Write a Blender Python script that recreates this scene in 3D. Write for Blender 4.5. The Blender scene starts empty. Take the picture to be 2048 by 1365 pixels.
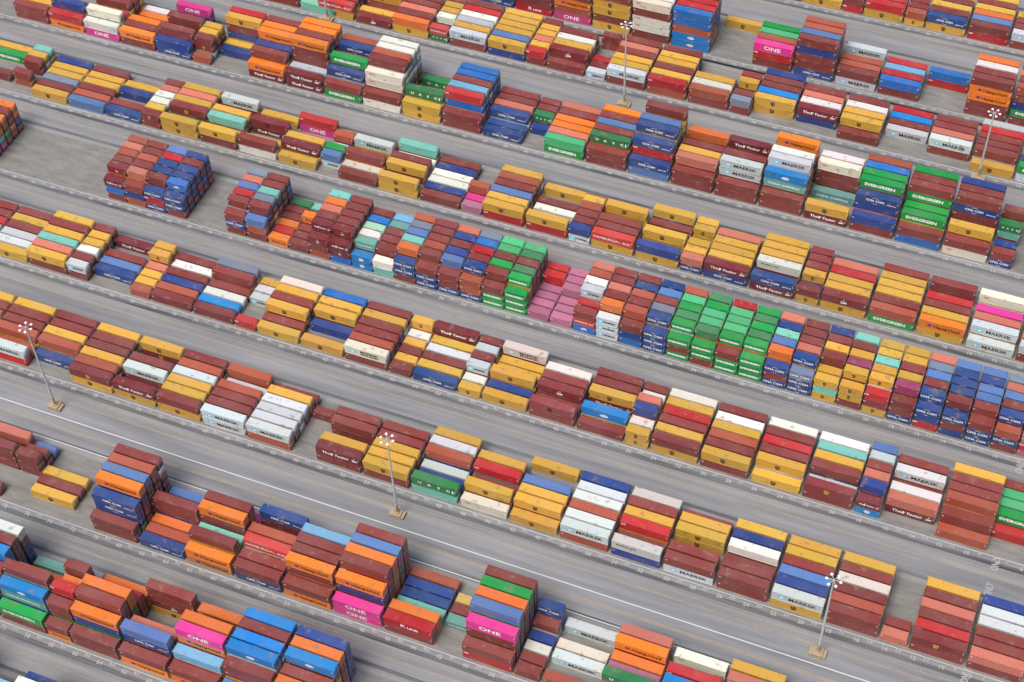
import bpy, bmesh, math, random
import numpy as np
from mathutils import Matrix, Vector
S=bpy.context.scene; COL=S.collection; rnd=random.Random(7)
# ---- camera, world, sun, exposure
CAM=np.array([-42.2100,-209.8374,337.7299]); R=np.array([[0.9270832, 0.3738369, -0.0276186], [-0.2679475, 0.7124046, 0.6486014], [-0.2621467, 0.5939071, -0.760627]]); F=3320.526; P=6.5655; CP=2.8898
cd=bpy.data.cameras.new('camera'); co=bpy.data.objects.new('camera',cd); COL.objects.link(co)
cd.sensor_width=36; cd.lens=F*36/2048; cd.clip_end=4000; cd.clip_start=1
M=Matrix(((R[0][0],R[1][0],-R[2][0],CAM[0]),(R[0][1],R[1][1],-R[2][1],CAM[1]),(R[0][2],R[1][2],-R[2][2],CAM[2]),(0,0,0,1)))
co.matrix_world=M; S.camera=co
w=bpy.data.worlds.new('World'); S.world=w; w.use_nodes=True
nt=w.node_tree; sky=nt.nodes.new('ShaderNodeTexSky'); sky.sky_type='NISHITA'; sky.sun_disc=False
EL,AZ=math.radians(62),math.radians(200)
sky.sun_elevation=EL; sky.sun_rotation=AZ; sky.dust_density=6; sky.ozone_density=0.6
nt.links.new(sky.outputs[0],nt.nodes['Background'].inputs[0]); nt.nodes['Background'].inputs[1].default_value=0.10
sl=bpy.data.lights.new('sun','SUN'); sl.energy=1.5; sl.angle=math.radians(25); sl.color=(1,.96,.9)
so=bpy.data.objects.new('sun',sl); COL.objects.link(so)
sd=Vector((math.sin(AZ)*math.cos(EL),math.cos(AZ)*math.cos(EL),math.sin(EL))); so.rotation_euler=sd.to_track_quat('Z','Y').to_euler()
vs=S.view_settings; vs.view_transform='Standard'; vs.look='None'; vs.gamma=1; vs.exposure=EXPO=0.7
S.render.film_transparent=False
def gnd(u,v):
    d=np.array([(u-1024)/F,-(v-682.5)/F,1.])@R; t=-CAM[2]/d[2]; return CAM+t*d
def prj(p):
    d=R@(np.array(p)-CAM); return 1024+F*d[0]/d[2],682.5-F*d[1]/d[2],d[2]
# ---- materials
def nd(m,t,**k):
    n=m.node_tree.nodes.new(t)
    for a,b in k.items(): setattr(n,a,b)
    return n
def mat(name,col,rough=.7,kind=None):
    m=bpy.data.materials.new(name); m.use_nodes=True; b=m.node_tree.nodes['Principled BSDF']; L=m.node_tree.links
    b.inputs['Roughness'].default_value=rough; b.inputs['Base Color'].default_value=(*col,1)
    if kind:
        if kind=='obj': src=nd(m,'ShaderNodeObjectInfo').outputs['Color']
        else:
            a=nd(m,'ShaderNodeAttribute'); a.attribute_name='paint'; src=a.outputs['Color']
        tc=nd(m,'ShaderNodeNewGeometry')
        n1=nd(m,'ShaderNodeTexNoise'); n1.inputs['Scale'].default_value=.55; n1.inputs['Detail'].default_value=6
        n2=nd(m,'ShaderNodeTexNoise'); n2.inputs['Scale'].default_value=.14; n2.inputs['Detail'].default_value=3
        for n in(n1,n2): L.new(tc.outputs['Position'],n.inputs['Vector'])
        r1=nd(m,'ShaderNodeMapRange'); r1.inputs[1].default_value=.6; r1.inputs[2].default_value=.68; r1.inputs[4].default_value=.55; L.new(n1.outputs[0],r1.inputs[0])
        mx=nd(m,'ShaderNodeMixRGB'); mx.inputs[2].default_value=(.2,.13,.09,1); L.new(r1.outputs[0],mx.inputs[0]); L.new(src,mx.inputs[1])
        r2=nd(m,'ShaderNodeMapRange'); r2.inputs[1].default_value=.35; r2.inputs[2].default_value=.75; r2.inputs[4].default_value=.09; L.new(n2.outputs[0],r2.inputs[0])
        m2=nd(m,'ShaderNodeMixRGB'); m2.inputs[2].default_value=(.42,.36,.34,1); L.new(r2.outputs[0],m2.inputs[0]); L.new(mx.outputs[0],m2.inputs[1])
        L.new(m2.outputs[0],b.inputs['Base Color'])
    return m
BODY=mat('painted_steel',(1,1,1),.5,'obj'); BODYA=mat('painted_steel_far',(1,1,1),.5,'att')
WHT=mat('white_paint',(.78,.78,.76)); BLK=mat('black_paint',(.012,.012,.015)); YEL=mat('gold_paint',(.55,.33,.05)); BLU=mat('blue_paint',(.01,.02,.28)); CYA=mat('cyan_paint',(.2,.55,.7)); REDP=mat('red_paint',(.5,.05,.05))
def ground_mat(name,a,b,st):
    m=mat(name,a,.9); L=m.node_tree.links; bs=m.node_tree.nodes['Principled BSDF']
    g=nd(m,'ShaderNodeNewGeometry'); mp=nd(m,'ShaderNodeMapping'); mp.inputs['Scale'].default_value=st; L.new(g.outputs['Position'],mp.inputs[0])
    n=nd(m,'ShaderNodeTexNoise'); n.inputs['Scale'].default_value=1; n.inputs['Detail'].default_value=8; n.inputs['Roughness'].default_value=.65; L.new(mp.outputs[0],n.inputs[0])
    r=nd(m,'ShaderNodeValToRGB'); r.color_ramp.elements[0].position=.3; r.color_ramp.elements[1].position=.72
    r.color_ramp.elements[0].color=(*a,1); r.color_ramp.elements[1].color=(*b,1); L.new(n.outputs[0],r.inputs[0]); L.new(r.outputs[0],bs.inputs['Base Color']); return m
ASP=ground_mat('asphalt',(.13,.136,.147),(.25,.258,.272),(.02,.35,1)); PAD=ground_mat('worn_concrete',(.12,.123,.125),(.23,.225,.21),(.12,.5,1)); RUT=ground_mat('tyre_track',(.035,.037,.042),(.17,.176,.188),(.03,.6,1))
YLN=ground_mat('yellow_road_paint',(.22,.2,.17),(.44,.32,.14),(.5,.5,1)); WLN=mat('white_road_paint',(.55,.56,.57),.8); NUM=mat('worn_white_paint',(.31,.318,.33),.85)
GALV=mat('galvanised_steel',(.42,.45,.47),.4); LAMP=mat('lamp_glass',(.7,.72,.74),.3); TAN=mat('tan_concrete',(.33,.26,.17),.9)
def link(name,me,parent=None,mats=None):
    o=bpy.data.objects.new(name,me); COL.objects.link(o)
    if parent: o.parent=parent
    if mats:
        for m in mats: me.materials.append(m)
    return o
# ---- codes: colour, words, mark
C={'Y':((.56,.36,.07),'yellow','msc'),'b':((.2,.05,.045),'maroon',''),'r':((.34,.10,.06),'brick red',''),'R':((.42,.03,.035),'bright red','tag'),'F':((.15,.02,.03),'dark maroon','factor'),'Z':((.17,.03,.035),'dark maroon','zim'),'N':((.2,.04,.045),'maroon','mscy'),'n':((.2,.04,.045),'maroon','msc'),'H':((.75,.25,.025),'orange','hapag'),'h':((.55,.24,.1),'faded orange','hapag'),'o':((.62,.2,.045),'orange',''),'C':((.025,.07,.21),'navy blue','cma'),'c':((.15,.19,.28),'faded blue grey','cma'),'B':((.025,.06,.21),'navy blue',''),'u':((.11,.2,.4),'faded blue',''),'G':((.01,.27,.07),'green','ever'),'V':((.09,.4,.2),'pale green',''),'D':((.06,.2,.1),'dull green',''),'U':((.025,.17,.065),'dark green','uasc'),'g':((.14,.31,.28),'grey green','china'),'t':((.2,.48,.42),'mint green',''),'M':((.52,.56,.58),'pale grey','maersk'),'m':((.58,.54,.49),'rusty white','sealand'),'k':((.56,.56,.54),'rusty white','mline'),'W':((.68,.68,.65),'white',''),'w':((.66,.64,.56),'cream','tal'),'O':((.6,.05,.3),'magenta','one'),'p':((.38,.16,.25),'faded pink',''),'P':((.25,.05,.12),'plum',''),'K':((.42,.015,.03),'red','kline'),'S':((.52,.07,.06),'red','hsud'),'L':((.01,.23,.52),'bright blue','cosco'),'l':((.2,.42,.6),'sky blue',''),'X':((.02,.17,.44),'blue',''),'A':((.04,.17,.45),'blue','apl'),'q':((.18,.22,.28),'slate grey',''),'e':((.42,.46,.49),'grey',''),'s':((.5,.19,.14),'salmon',''),'y':((.5,.38,.15),'tan',''),'v':((.35,.55,.4),'pale mint','')}
MARK={'msc':'black logo','mscy':'gold logo','factor':'The Factor lettering','zim':'white logo','hapag':'black lettering and blue logo','cma':'white arc lettering','ever':'white block lettering','uasc':'spaced white letters','china':'pale lettering','maersk':'black lettering and star','sealand':'two lines of black lettering','mline':'small grey lettering','tal':'small red lettering','one':'large white ONE','kline':'white K LINE','hsud':'white lettering','cosco':'white oval logo','apl':'APL letters','tag':'white tag','':'plain sides'}
ROW={
0:"37 4 - - - - - bbYbb|35 4 bb bb ..b ..l ..l -|33 4 bb ..b ..b ...b ....W ...B",
1:"38 4 bb ..b ...b ..XXL bXbbb BBBbW|36 4 bG .XgL ...gb ... - g|34 2 Hb .Gbb ...bR ...o ...bb ..|33 4 bb .GBH ...bb bbGoo .bR oo|31 4 Hb .bCu ..s - - YZbb|29 4 Hb .ol ...hO ....o .. ..o|27 4 bL ..bb ...wL ....L ....b ..gLL|25 4 bbo ...o ...b ...bL .bbbo BBBBB",
2:"41 4 b - - bbb b bs|39 2 - - - bbb bb u|38 4 - Y b Y - -|35 4 bb GBCC bbbBH bbbbu bbbbr bbbWb|33 4 C r o Bbb - u|31 4 hH .Yb .t ..bH ..ob O|29 4 Cb bb bmS ..r - .bC|27 4 Hb ..bH ...b ...b ...l -|25 4 OO bbBH obbRb ooyoo .bGOu .bbrb|23 4 bK oo t C C r|21 2 - - g b y -|20 4 Rb .bbO BbbUu bbbbo bbBGG bbbbb|18 2 b b w B Wb XXC|17 4 r - M m - M|15 4 - .OU .p .o ..H ..s|13 4 - - ..L ..R b Ww|11 4 - - - - .Rs ..Y",
3:"46 4 bb bb bb .r .b .Y|44 4 RM r Yr .b .b .Y|42 4 - C Yr .Y .b .b|40 4 YN .r .Y .b .b .Y|38 4 YF - bM .b - NY|36 4 Yb .Y .Y .M .r .b|34 4 MM .b .b .r e rr|32 4 rM bM WM bM bY b|30 2 - - - - b -|29 4 bF .Y - bb .b -|27 4 bY .Y .Y .b .b -|25 4 tU B e Br .M .Y|23 4 w .Y b gR .Y -|21 4 Y .Y .Y .u - eY|19 4 rM .M .r .M .M .B|17 4 Bk b YR .Y .b .m|15 4 Mb .b - YY .Y b|13 4 bb .b b .W .B .Y|11 4 YM .B .u .b .Y .Y|9 4 bb .r .b .m .b .Y|7 2 s b - - - -|6 4 bN .R .b .s .b .Y|4 4 bs .b .b .M .M .B",
4:"49 4 Y M e R b b|47 4 Y M e b Y b|45 4 bY .s .t .Y .b .Y|43 2 bM .b .W .Y .Y .b|42 4 - C u b - F|40 2 r Y Y s .Y .Y|39 4 b r B b W b|37 4 b L W b .b .q|35 2 R - - M M Y|34 4 Y b bY .b .Y .m|32 4 Y - B bY .Y .X|30 4 bm .r .b .b .Y .b|28 2 b Y b Y W .Y|27 4 C Y b M Y .F|25 2 Y W bM .b .e .b|24 4 Y B .Y Y Y bm|22 4 bn b .Z .b .W -|20 4 b YL - FY .b .b|18 2 YY .m ..B ..s .M .b|17 4 Yb .Y .b .R .Y .m|15 4 bY .b .r .Y .W .b|13 4 Y .Y .b .R .b lW|11 4 bN e .b .Y .t .W|9 2 LF ..B ..s ..b ..e ..u|8 4 - Fs .W b .M .b|6 4 r .b ..r ..b ..b ..Y|4.2 4 - - R .G .V .V .b",
5:"51 2 bb.b b.ob Otoo bGbo bobb bBoo|44 2 bXF ...Z ...b ...r ...s ...r|43 2 rBb ...s ...b ...r ...b ...b|42 2 CRC ...b ...C ...C ...R ...u|41 2 bCC BbCA bCCC BRCC bXbb b.CC|38 2 bCb ...b ...R ...u ...s ...q|37 2 bru BbBb ...q ..Ct bb.b BbXb|36 2 H R o b b U|35 2 b b b bH b t|34 2 rbZ bbbF ...b ...s ...o ...t|33 2 XZF bbbZ ...b ...b ...b ...b|32 2 LL ..g ..W ..v ..X ..b|31 2 tW ..b ..b ..b ..g ..l|30 2 bCC ...o ...t ...u ...q ...r|29 2 CCb ...b ...r ...b ...b ...b|28 2 Cbb ...u ...B ...b ...B ...s|27 2 Crr ...C ...b ...R ...X ...q|26 2 GGb ...b ...G ...b ...V ...V|25 2 GGG ...G ...D ...b ...D .bbV|24 2 p p p p RR RR|23 2 p p p pp .p .p|22 2 ASb ..R ..MM ...W ...r ...s|21 2 MMM ...o ...b ...s ...b ...b|20 2 XBb ...r ...b ...r ...C ...b|19 2 CCC ...C ...q ...b ...u ...C|18 2 GbG ...G ...D ...G ...V ...r|17 2 bGG ...D ...V ...V ...G ...D|16 2 GGb ...G ...V ...V ...V ...R|15 2 GGG ...G ...D ...G ...D ...G|14 2 CbC ...o ...u ...t ...C ...s|13 2 CCc ...C ...s ...b ...b ...b|12 2 YtY ..Y ...b ...Y ...b ...B|11 2 bYY ...Y ...P ...Y ...b ...t|10 2 YbR ...Y ...Y ...t ...Y ...Y|9 2 Cbb ...P ...Y ...b ...Y ...Y|8 2 RBC ...C ...b ...u ...c ...s|7 2 BbC ...b ...C ...C ...C ...u|6 2 CCb ...b ...u ...u ...C ...u|5 2 bCr ...C ...b ...u ...s ...q|4 2 pRp ...p ...p ...s ...C ...u",
6:"54.4 4 - b - - G Y|52.2 2 - .b - bb .Y .t|51 4 Y b q Y Y B|49 4 u r b Y Y b|47 4 C b - B Y -|45 2 bN .Y .W .W .s .b|44 4 YY G bN .Y .s .Y|42 4 bY Y .t .Y - bM|40 4 Wb Y - Fn - Y|38 4 Y YF .Y - - OR|36 2 - Mu .G M Br s|35 4 b m .b - YM b|33 4 YY - bY .b W .t|31 4 b B W W B b|29 2 p O .r - - -|28 4 RY .Y .u .b .r .Y|26 4 RY - W b - Y|24 2 MB .b .b .r .Y r|23 4 YS .b .b - YY -|21 4 YB - YY - b .Y|19 2 Cs .Y .Y - YY .Y|18 4 CF .Y .Y .Y .s Y|16 4 FC - bk .Y .Y .Y|14 2 Yb B .Y .b .b .b|13 4 YZ .Y .Y .R .s -|11 4 Gr .b .Y .Y .Y .b|9 4 YH .Y .b .R - .b|7 4 M .M .s .O - Ww|5 4 bM .s .b .R .b .b",
7:"55 4 bb .Y - - - -|53 4 HR .rB .. - - -|51 4 OW .gw .R ..b ..R ..R|49 4 bH .b .H - o W|47 4 CB ..b - ..b - ..O|45 2 r tNb ..Y ..Y - -|44 4 - - B Y YBbY ...R|42 4 FH ..b ..B ...H ...H ...b|40 4 FF .e .bbbH ....b ....H ....H|38 4 Gb .eC ..bG - ...C ...r|36 4 wb .bww ..wwb .Bwer .bWtW bbeWW|34 4 YY ..U - - - U|32 4 bb ..XR .XXl .bwb .XXX RXXX|30 4 C C .C .s .b .b|28 2 - - B .U .b .b|27 4 GV .s .H .H .b .s|25 4 bb .oU ..b ..u ..b ..H|23 4 uC .bRC ....C ...tu - ....b|21 4 bb ..s ..Y ..b - ..o|19 4 bb .bMM ...b - ..bF -|17 4 bb .bgL ...WM ....W - .bboH|15 4 FY - - g bbbw ...W|13 4 bB ..BC ...bG ....G ....X ....r|11 4 Xb ..G ..G ...Gb ....b ....G|9 4 wb ..Y - bbbCb ....b ....B|7 2 .b .B - btU ...b -|5 4 bb .bR ..o .V - -",
8:"44 4 bF .b .b|42 4 t .Y .b|41 4 YS .b .b .b|39 4 Z Y - .Y .b .b|37 4 Yo .b .s .b .b|35 2 US - .W .Y .Y .b|34 4 bM .Y .e .W .R .b|32 4 BY .u .Y .Y .Y .Y|30 2 bR .Y .s .Y .Y .b|29 4 b .Z .Y .W .b -|27 2 M Z R - - bb|26 4 bM .Y .Y .b .s .b|24 4 rR .Y .b .Y .Y .b|22 4 br .m .Y B - -|20 2 bq .b Y .Y .b -|19 4 - YY .L .b .b .B|17 4 - BF .W .s .b -|15 4 b .Y .Y .W .b -|13 4 - - M b L R|11 4 - bM .s .b .b -|9 4 Y .b .b .b .R .e|7 4 MG .C .s .e - -",
9:"34 4 .U b b|32 4 Kbb ..b|30 4 OrHb ...b|28 4 YbYYb ....b|26 4 bwwbw ....W ....W|24 4 LLrXX ...bR ..XXR .XXbb|22 4 - - - - - Y|20 4 bRO ..r ..V ..G - -|18 4 CbbBb ....u ....r ....r|16 4 Mb .r .r - .M -|14 4 bX .R .l .R - -|12 4 - - - RX - -|10 4 bbHHb ....b ....W ....o|8 4 bGBbr ....b ....o ....b",
10:"23 4 .b .Y|21 4 b .b|19 4 Y .b|17 2 Rb .b|16 4 YR .R .b|14 2 Yr .b .b|13 4 YC .b .Y .b .Y|11 4 Rb .u .o .Y .b .Y|9 4 bM .b .b .Y"}
YS={0: -99.4, 1: -68.3, 2: -38.574, 3: 0.0, 4: 32.56, 5: 63.456, 6: 94.35, 7: 125.895, 8: 161.295, 9: 184.87, 10: 219.701}; SH={1: 3.295, 2: 2.711, 3: -0.0, 4: 1.205, 5: 0.606, 6: 0.403, 7: 0.518, 8: 0.327, 9: 0.35, 10: 0.214, 0: 3.295}
# ---- container bodies: corrugated walls and roof, posts, door end with lock rods
def body(L,H,Wd=2.438):
    bm=bmesh.new()
    def quad(*p): bm.faces.new([bm.verts.new(q) for q in p])
    def box(a,b):
        r=bmesh.ops.create_cube(bm,size=1)['verts']
        for v in r: v.co=Vector([(a[i]+b[i])/2+v.co[i]*(b[i]-a[i]) for i in range(3)])
    n=int(L/.55); xs=[]
    for i in range(n):
        x0=.12+(L-.24)*i/n; d=(L-.24)/n
        xs+=[(x0,0),(x0+d*.35,0),(x0+d*.5,1),(x0+d*.85,1)]
    xs.append((L-.12,0))
    for (xa,da),(xb,db) in zip(xs,xs[1:]):
        for sgn,y in((1,.0),(-1,Wd)):
            ya=y+sgn*(.03+.045*da); yb=y+sgn*(.03+.045*db)
            p=((xa,ya,.12),(xb,yb,.12),(xb,yb,H-.1),(xa,ya,H-.1)); quad(*(p if sgn>0 else p[::-1]))
        quad((xa,.05,H-.03-.03*da),(xb,.05,H-.03-.03*db),(xb,Wd-.05,H-.03-.03*db),(xa,Wd-.05,H-.03-.03*da))
    for y in(0,Wd-.12):
        box((0,y,0),(L,y+.12,.14)); box((.16,y,H-.12),(L-.16,y+.12,H-.005))
        for x in(0,L-.14): box((x,y,.14),(x+.14,y+.12,H))
    for x in(0,L-.08): box((x,.12,.0),(x+.08,Wd-.12,H-.02))
    return bm
def tomesh(bm,name,m):
    me=bpy.data.meshes.new(name); bm.to_mesh(me); bm.free()
    for q in(m if isinstance(m,list) else [m]): me.materials.append(q)
    return me
HT={4:2.83,2:2.59}; LN={4:12.192,2:6.058}
BM={n:tomesh(body(LN[n],HT[n]-.02),'body_shell',BODY) for n in(4,2)}
def boxes(lst,mats,name):
    bm=bmesh.new()
    for a,b,mi in lst:
        r=bmesh.ops.create_cube(bm,size=1)['verts']
        for v in r: v.co=Vector([(a[i]+b[i])/2+v.co[i]*(b[i]-a[i]) for i in range(3)])
        for f in r[0].link_faces: pass
        for v in r:
            for f in v.link_faces: f.material_index=mi
    return tomesh(bm,name,mats)
def doormesh(n):
    L,H=LN[n],HT[n]; l=[((L+.002,1.21,.2),(L+.02,1.23,H-.2),1)]
    for y in(.45,.9,1.53,1.98):
        l.append(((L+.02,y,.15),(L+.06,y+.05,H-.15),0))
        l.append(((L+.06,y-.12,1.0),(L+.075,y+.17,1.08),0))
    return boxes(l,[GALV,BLK],'door_rods')
def castmesh(n):
    L,H=LN[n],HT[n]-.02; l=[]
    for x in(-.004,L-.18):
        for y in(-.004,2.26):
            for z in(-.0,H-.12): l.append(((x,y,z),(x+.184,y+.182,z+.124),0))
    return boxes(l,[BODY],'corner_castings')
DM={n:doormesh(n) for n in(4,2)}; CM={n:castmesh(n) for n in(4,2)}
TC={}
def text(s,size,m,bold=0.0,sx=1.0):
    k=(s,size,m.name,bold,sx)
    if k not in TC:
        c=bpy.data.curves.new('t','FONT'); c.body=s; c.size=size; c.offset=bold; c.align_x='CENTER'; c.align_y='CENTER'; c.resolution_u=2
        o=bpy.data.objects.new('t',c); COL.objects.link(o); bpy.context.view_layer.update()
        me=bpy.data.meshes.new_from_object(o.evaluated_get(bpy.context.evaluated_depsgraph_get()))
        bpy.data.objects.remove(o)
        V=[(v.co.x*sx,v.co.y) for v in me.vertices]; Fc=[tuple(p.vertices) for p in me.polygons]; TC[k]=(V,Fc)
    return TC[k]
MKC={}
def mark(kind,n):
    if (kind,n) in MKC: return MKC[kind,n]
    L,H=LN[n],HT[n]; z0=H*.5; f=1 if n==4 else .5; V=[];Fs=[];mi=[];ms=[WHT,BLK,YEL,BLU,CYA,REDP]
    def T(s,x,z,size,m,bold=.02,sx=1.0,shear=0):
        v,fc=text(s,size*(f if n==2 else 1),ms[m],bold,sx); o=len(V)
        V.extend([(x*L+a+shear*b,-.006,z+b) for a,b in v]); Fs.extend([tuple(i+o for i in q) for q in fc]); mi.extend([m]*len(fc))
    def poly(pts,m):
        o=len(V); V.extend([(x*L,-.007,z) for x,z in pts]); Fs.append(tuple(range(o,o+len(pts)))); mi.append(m)
    def ell(cx,cz,rx,rz,m,k=20,a0=0,a1=6.2832): poly([(cx+rx/L*math.cos(a0+(a1-a0)*i/k),cz+rz*math.sin(a0+(a1-a0)*i/k)) for i in range(k)],m)
    def arc(cx,cz,rx,rz,a0,a1,m,wd=.1):
        pts=[(cx+rx/L*math.cos(a0+(a1-a0)*i/10),cz+rz*math.sin(a0+(a1-a0)*i/10)) for i in range(11)]
        pts+=[(cx+rx/L*math.cos(a0+(a1-a0)*i/10),cz+(rz-wd)*math.sin(a0+(a1-a0)*i/10)) for i in range(10,-1,-1)]; poly(pts,m)
    if kind in('msc','mscy'):
        m=1 if kind=='msc' else 2; T('m',.46,z0+.3,1.75*(1 if n==4 else 1.3),m,.06); T('sc',.46,z0-.45,1.05*(1 if n==4 else 1.3),m,.05,1.1)
    elif kind=='factor':
        T('The',.24,z0,1.3,0,.03,1.1); T('Factor',.6,z0,1.3,0,.03,1.1); T('ZIM',.88,z0-.15,.8,0,.05); T("'''",.88,z0+.45,.9,0,.03)
        for i,m in enumerate((0,3,0,2)): a=.345+(i%2)*.04; b=z0-.5+(i//2)*.5; poly([(a,b),(a+.04,b),(a+.04,b+.5),(a,b+.5)],m)
    elif kind=='zim': T('ZIM',.5,z0-.3,.95,0,.05); T("'''",.5,z0+.4,.9,0,.03)
    elif kind=='hapag':
        T('Hapag-Lloyd',.62,z0-.05,1.25,1,.025,1.12)
        for a in(.2,.245): poly([(a,z0-.05),(a+.025,z0+.42),(a+.055,z0+.42),(a+.04,z0+.1),(a+.05,z0-.4),(a+.02,z0-.4)],3)
    elif kind=='cma':
        T('CMA CGM',.45,z0,1.0 if n==4 else 2.0,0,.03,1.1); arc(.45,z0+.35,1.3*(1 if n==4 else .8),.75,.6,2.4,0); arc(.47,z0-.3,1.1*(1 if n==4 else .8),.8,3.6,5.2,0)
        if n==4: T('SHIPPING LINE',.83,z0-.35,.38,0)
    elif kind=='ever': T('EVERGREEN',.47,z0,1.35 if n==4 else 1.7,0,.06,1.2 if n==4 else 1.1)
    elif kind=='uasc':
        for s,x in zip('UASC',(.2,.42,.64,.86)): T(s,x*.95,z0,1.15,0,.05,1.2)
        poly([(.9,z0-.6),(.93,z0-.6),(.93,z0+.6),(.9,z0+.6)],0)
    elif kind=='china': T('CHINA SHIPPING',.48,z0,1.1,0,.02,1.1)
    elif kind in('maersk','sealand'):
        T('MAERSK',.6,z0 if kind=='maersk' else z0+.4,1.45 if kind=='maersk' else 1.15,1,.03,1.25)
        if kind=='sealand': T('SEALAND',.6,z0-.5,1.0,1,.02,1.2)
        s=.85/L; poly([(.2-s,z0-.6),(.2+s,z0-.6),(.2+s,z0+.6),(.2-s,z0+.6)],4); o=len(V)
        V.extend([(.2*L+(.5 if i%2 else .2)*math.cos(i*math.pi/7),-.011,z0+(.5 if i%2 else .2)*math.sin(i*math.pi/7)) for i in range(14)]); Fs.append(tuple(range(o,o+14))); mi.append(0)
    elif kind=='mline': T('MAERSK LINE',.3,z0+.3,.7,1,.01,1.2)
    elif kind=='tal': T('TEX',.15,z0+.45,.6,5,.03,1.4)
    elif kind=='one': T('ONE',.48,z0,1.9,0,.04,1.35)
    elif kind=='kline': T('K',.4,z0+.1,1.5,0,.05,1.2); T('LINE',.6,z0-.15,1.0,0,.04,1.4)
    elif kind=='hsud': T('HAMBURG',.3,z0,1.15,0,.02,1.15); T('SÜD',.84,z0-.1,1.1,0,.02,1.1); poly([(.53,z0-.5),(.6,z0+.0),(.56,z0+.45),(.64,z0+.1),(.74,z0-.45),(.62,z0-.08)],0)
    elif kind=='cosco': ell(.5,z0,1.1*f**.5,.5,0); ell_o=len(V); T('COSCO',.5,z0,.5*(2 if n==2 else 1),3,.01)
    elif kind=='apl': T('APL',.5,z0,2.0,0,.05)
    elif kind=='tag': T('CAI',.07,z0+.7,.55*(1 if n==4 else 2),0,.04,1.3)
    else: T('TRIU',.05,z0+.5,.3*(1 if n==4 else 2),0,.02,.9)
    if kind=='cosco': V=[(a,(-.011 if i>=ell_o else b),c) for i,(a,b,c) in enumerate(V)]
    for k in range(3): poly([(.955,z0+.7-k*.3),(.98,z0+.7-k*.3),(.98,z0+.78-k*.3),(.955,z0+.78-k*.3)],0)
    me=bpy.data.meshes.new('markings'); me.from_pydata(V,[],Fs)
    for m in ms: me.materials.append(m)
    me.polygons.foreach_set('material_index',mi); MKC[kind,n]=me; return me
# ---- lay out every stack
ITEMS=[]
ORD=['nearest','second','third','fourth','fifth','sixth','seventh','eighth','ninth','tenth','farthest']
for s,txt in ROW.items():
    for bi,bay in enumerate(txt.split('|')):
        a=bay.split(); m=float(a[0]); n=int(a[1])
        ns=2 if n==4 else 1
        for ci,st in enumerate(a[2:]):
            if st=='-': continue
            X=-m*P-SH[s]+(ns*P-LN[n])/2; Y=YS[s]+ci*CP-(1.2 if m==4.2 else 0)
            for ti,ch in enumerate(st):
                vis=ch!='.'; c=ch if vis else rnd.choice('bbbrYYCrbsMo')
                z=.02+ti*HT[n]; u,v,d=prj((X+LN[n]/2,Y,z+1.4))
                inside=-60<u<2108 and -40<v<1405
                top=ti==len(st)-1
                big=(0 if (inside and vis) else 1, d)
                ITEMS.append((big,X+rnd.uniform(-.06,.06),Y+rnd.uniform(-.05,.05),z,n,c,s,bi+1,ci+1,ti+1,inside))
ITEMS.sort(key=lambda t:t[0])
def paint(c):
    k=rnd.uniform(.86,1.14); b=C[c][0]; mx=max(b); return tuple(min(.9,mx*(x/mx)**1.25*k*.9*rnd.uniform(.95,1.05)) for x in b)
for it in ITEMS[:300]:
    _,X,Y,z,n,c,s,bi,ci,ti,ins=it
    e=bpy.data.objects.new('shipping_container',None); COL.objects.link(e); e.location=(X,Y,z); e.empty_display_size=.5
    e['category']='container'; e['group']='containers stacked in the port rows'
    e['label']=f"{C[c][1]} container, {MARK[C[c][2]].replace(' lettering and',' text,')}; tier {ti}, column {ci}, bay {bi}, {ORD[s]} row"[:150]
    col=(*paint(c),1)
    for nm,me in(('body',BM[n]),('door_bars',DM[n]),('corner_castings',CM[n]),('side_markings',mark(C[c][2],n))):
        o=bpy.data.objects.new(nm,me); COL.objects.link(o); o.parent=e; o.color=col if nm!='corner_castings' else tuple(x*.8+.1 for x in col)
# ---- the remaining containers as one mass
def arrs(me):
    v=np.empty(len(me.vertices)*3,np.float32); me.vertices.foreach_get('co',v)
    li=np.empty(len(me.loops),np.int32); me.loops.foreach_get('vertex_index',li)
    lt=np.empty(len(me.polygons),np.int32); me.polygons.foreach_get('loop_total',lt)
    mi=np.empty(len(me.polygons),np.int32); me.polygons.foreach_get('material_index',mi)
    return v.reshape(-1,3),li,lt,mi
AC={}
FM=[BODYA,GALV,BLK,WHT,YEL,BLU,CYA,REDP]
VV=[];LL=[];LT=[];MI=[];PC=[];off=0
for it in ITEMS[300:]:
    _,X,Y,z,n,c,s,bi,ci,ti,ins=it; col=paint(c)
    for me,mp in((BM[n],[0]),(DM[n],[1,2]),(mark(C[c][2],n),[3,2,4,5,6,7])):
        if me.name not in AC: AC[me.name]=arrs(me)
        v,li,lt,mi=AC[me.name]; VV.append(v+np.array([X,Y,z],np.float32)); LL.append(li+off); LT.append(lt); MI.append(np.array(mp)[mi]); PC.append(np.tile(np.array([*col,1],np.float32),(len(v),1))); off+=len(v)
V=np.concatenate(VV);LI=np.concatenate(LL);LTt=np.concatenate(LT)
me=bpy.data.meshes.new('container_stacks'); me.vertices.add(len(V)); me.vertices.foreach_set('co',V.ravel()); me.loops.add(len(LI)); me.loops.foreach_set('vertex_index',LI.astype(np.int32))
me.polygons.add(len(LTt)); me.polygons.foreach_set('loop_start',np.concatenate([[0],np.cumsum(LTt)[:-1]]).astype(np.int32)); me.polygons.foreach_set('loop_total',LTt)
for m in FM: me.materials.append(m)
me.polygons.foreach_set('material_index',np.concatenate(MI).astype(np.int32))
at=me.attributes.new('paint','FLOAT_COLOR','POINT'); at.data.foreach_set('color',np.concatenate(PC).ravel())
me.update(calc_edges=True); me.validate()
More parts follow.
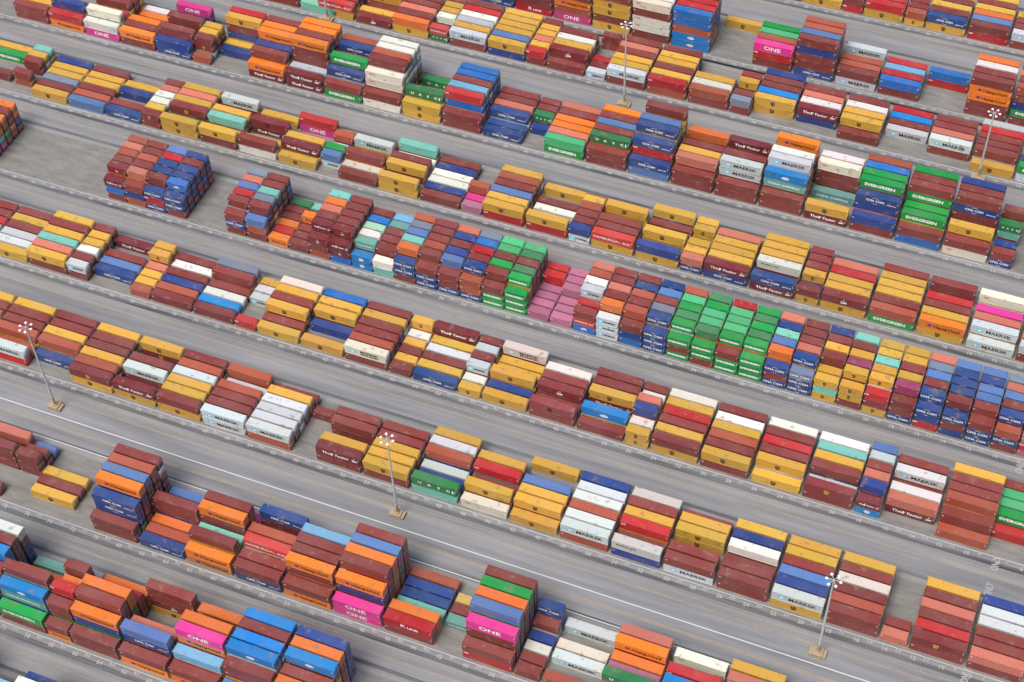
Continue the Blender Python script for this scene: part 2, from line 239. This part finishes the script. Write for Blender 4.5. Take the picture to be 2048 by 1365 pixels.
o=link('container_stacks',me); o['kind']='stuff'; o['label']='hundreds of stacked coloured containers in the farther rows of the port'; o['category']='containers'
# ---- ground, pads, lines, numbers
def sheet(name,rects,m,z):
    me=bpy.data.meshes.new(name); vs=[];fs=[]
    for x0,y0,x1,y1 in rects:
        k=len(vs); vs+=[(x0,y0,z),(x1,y0,z),(x1,y1,z),(x0,y1,z)]; fs.append((k,k+1,k+2,k+3))
    me.from_pydata(vs,[],fs); o=link(name,me,None,[m]); o['kind']='structure'; return o
sheet('ground',[(-1500,-900,1500,2500)],ASP,0)
X0,X1=-470,25
sheet('container_pads',[(X0,YS[s]-.6,X1-22,YS[s]+6*CP+.5) for s in YS],PAD,.004)
rut=[];yl=[];wl=[]
for s in YS:
    y=YS[s]
    rut+=[(X0,y-3.6,X1,y-2.3)]; rut+=[(X0,y+6*CP+2.2,X1,y+6*CP+3.2)]
    wl+=[(X0,y-.95,X1-22,y-.82)]
    yl+=[(X0,y-4.9,X1,y-4.78),(X0,y-6.9,X1,y-6.78),(X0,y-6.55,X1,y-6.43),(X0,y+6*CP+1.2,X1,y+6*CP+1.32)]
    for k in range(0,490,3):
        yl.append((X0+k,y-4.78,X0+k+.12,y-4.2))
        if s!=3: yl.append((X0+k,y+6*CP+1.32,X0+k+.12,y+6*CP+1.85))
    for m in range(2,62):
        x=-m*P-SH[s]
        for c in range(7):
            yl+=[(x-.35,y+c*CP-.5,x-.25,y+c*CP+.4),(x+.25,y+c*CP-.5,x+.35,y+c*CP+.4)]
ya=gnd(69.6,818.6)[1]; yb=gnd(236.6,893.8)[1]; yc=gnd(69.6,868.7)[1]
wl+=[(X0,ya-.12,X1,ya+.12),(X0,yc-.12,X1,yc+.12)]; yl+=[(X0,yb+.15,X1,yb+.33),(X0,yb-.33,X1,yb-.15)]
sheet('tyre_tracks',rut,RUT,.008); sheet('yellow_lines',yl,YLN,.012); sheet('white_lines',wl,WLN,.016)
V=[];Fs=[]
def gtext(sx,x,y,size,rot=0,stretch=1):
    v,fc=text(sx,size,WLN,.04); k=len(V); c_,s_=math.cos(rot),math.sin(rot)
    V.extend([(x+a*c_-b*stretch*s_,y+a*s_+b*stretch*c_,.02) for a,b in v]); Fs.extend([tuple(i+k for i in q) for q in fc])
for s in YS:
    for m in range(2,58):
        for j,nn in enumerate((2*m,2*m-1)):
            gtext(str(nn),-m*P-SH[s]+(2.0+j*3.0),YS[s]-1.9+(0.55 if j else -.2),1.5)
for u,v in((2040,935),(1992,1128),(1978,1180),(1932,1352)):
    g=gnd(u,v); gtext('ONLY',g[0],g[1],1.5,math.pi/2,1.6)
me=bpy.data.meshes.new('ground_numbers'); me.from_pydata(V,[],Fs); o=link('ground_numbers',me,None,[NUM]); o['kind']='structure'
# ---- light masts
def cyl(bm,r1,r2,z0,z1,x=0,y=0,seg=14):
    r=bmesh.ops.create_cone(bm,cap_ends=True,segments=seg,radius1=r1,radius2=r2,depth=z1-z0)['verts']
    for v in r: v.co+=Vector((x,y,(z0+z1)/2))
for (u,v,tu,tv,lab) in((112,815,48,655,'grey light mast at the left edge of the yard'),(795,1030,770,878,'grey light mast in the road left of centre'),(1635,1308,1663,1160,'grey light mast nearest the bottom right'),(1248,210,1248,50,'grey light mast at the top centre among far rows'),(1955,358,1980,225,'grey light mast at the upper right'),(655,40,648,-110,'grey light mast cut by the top edge')):
    g=gnd(u,v); Hh=min(np.arange(12,45,.2),key=lambda z:abs(prj((g[0],g[1],z))[1]-tv))
    e=bpy.data.objects.new('light_mast',None); COL.objects.link(e); e.location=(g[0],g[1],.01); e['label']=lab; e['category']='light mast'; e['group']='tall yard light masts'
    bm=bmesh.new(); cyl(bm,.32,.18,4.2,Hh); link('pole',tomesh(bm,'pole',GALV),e)
    bm=bmesh.new(); cyl(bm,.4,.36,1.3,4.2); cyl(bm,.8,.6,1.2,1.6); link('pole_foot',tomesh(bm,'pole_foot',TAN),e)
    bm=bmesh.new()
    r=bmesh.ops.create_cube(bm,size=1)['verts']
    for q in r: q.co=Vector((q.co.x*2.4,q.co.y*2.4,q.co.z*1.2+.6))
    bmesh.ops.bevel(bm,geom=bm.edges[:],offset=.15,segments=2)
    for dx in(-1.6,1.6):
        r=bmesh.ops.create_cube(bm,size=1)['verts']
        for q in r: q.co=Vector((q.co.x*.7+dx,q.co.y*2.2,q.co.z*.8+.4))
    link('concrete_base',tomesh(bm,'concrete_base',TAN),e)
    bm=bmesh.new()
    for k in range(6):
        a=k*math.pi/3; r=bmesh.ops.create_cube(bm,size=1)['verts']
        for q in r:
            c=Vector((q.co.x*1.5+.75,q.co.y*.1,q.co.z*.1)); q.co=Vector((c.x*math.cos(a)-c.y*math.sin(a),c.x*math.sin(a)+c.y*math.cos(a),c.z+Hh-.1))
    link('lamp_arms',tomesh(bm,'lamp_arms',GALV),e)
    for k in range(6):
        a=k*math.pi/3; bm=bmesh.new(); bmesh.ops.create_uvsphere(bm,u_segments=12,v_segments=8,radius=.36)
        for q in bm.verts: q.co=Vector((q.co.x+1.55*math.cos(a),q.co.y+1.55*math.sin(a),q.co.z*.6+Hh-.15))
        link('lamp_head',tomesh(bm,'lamp_head',LAMP),e)
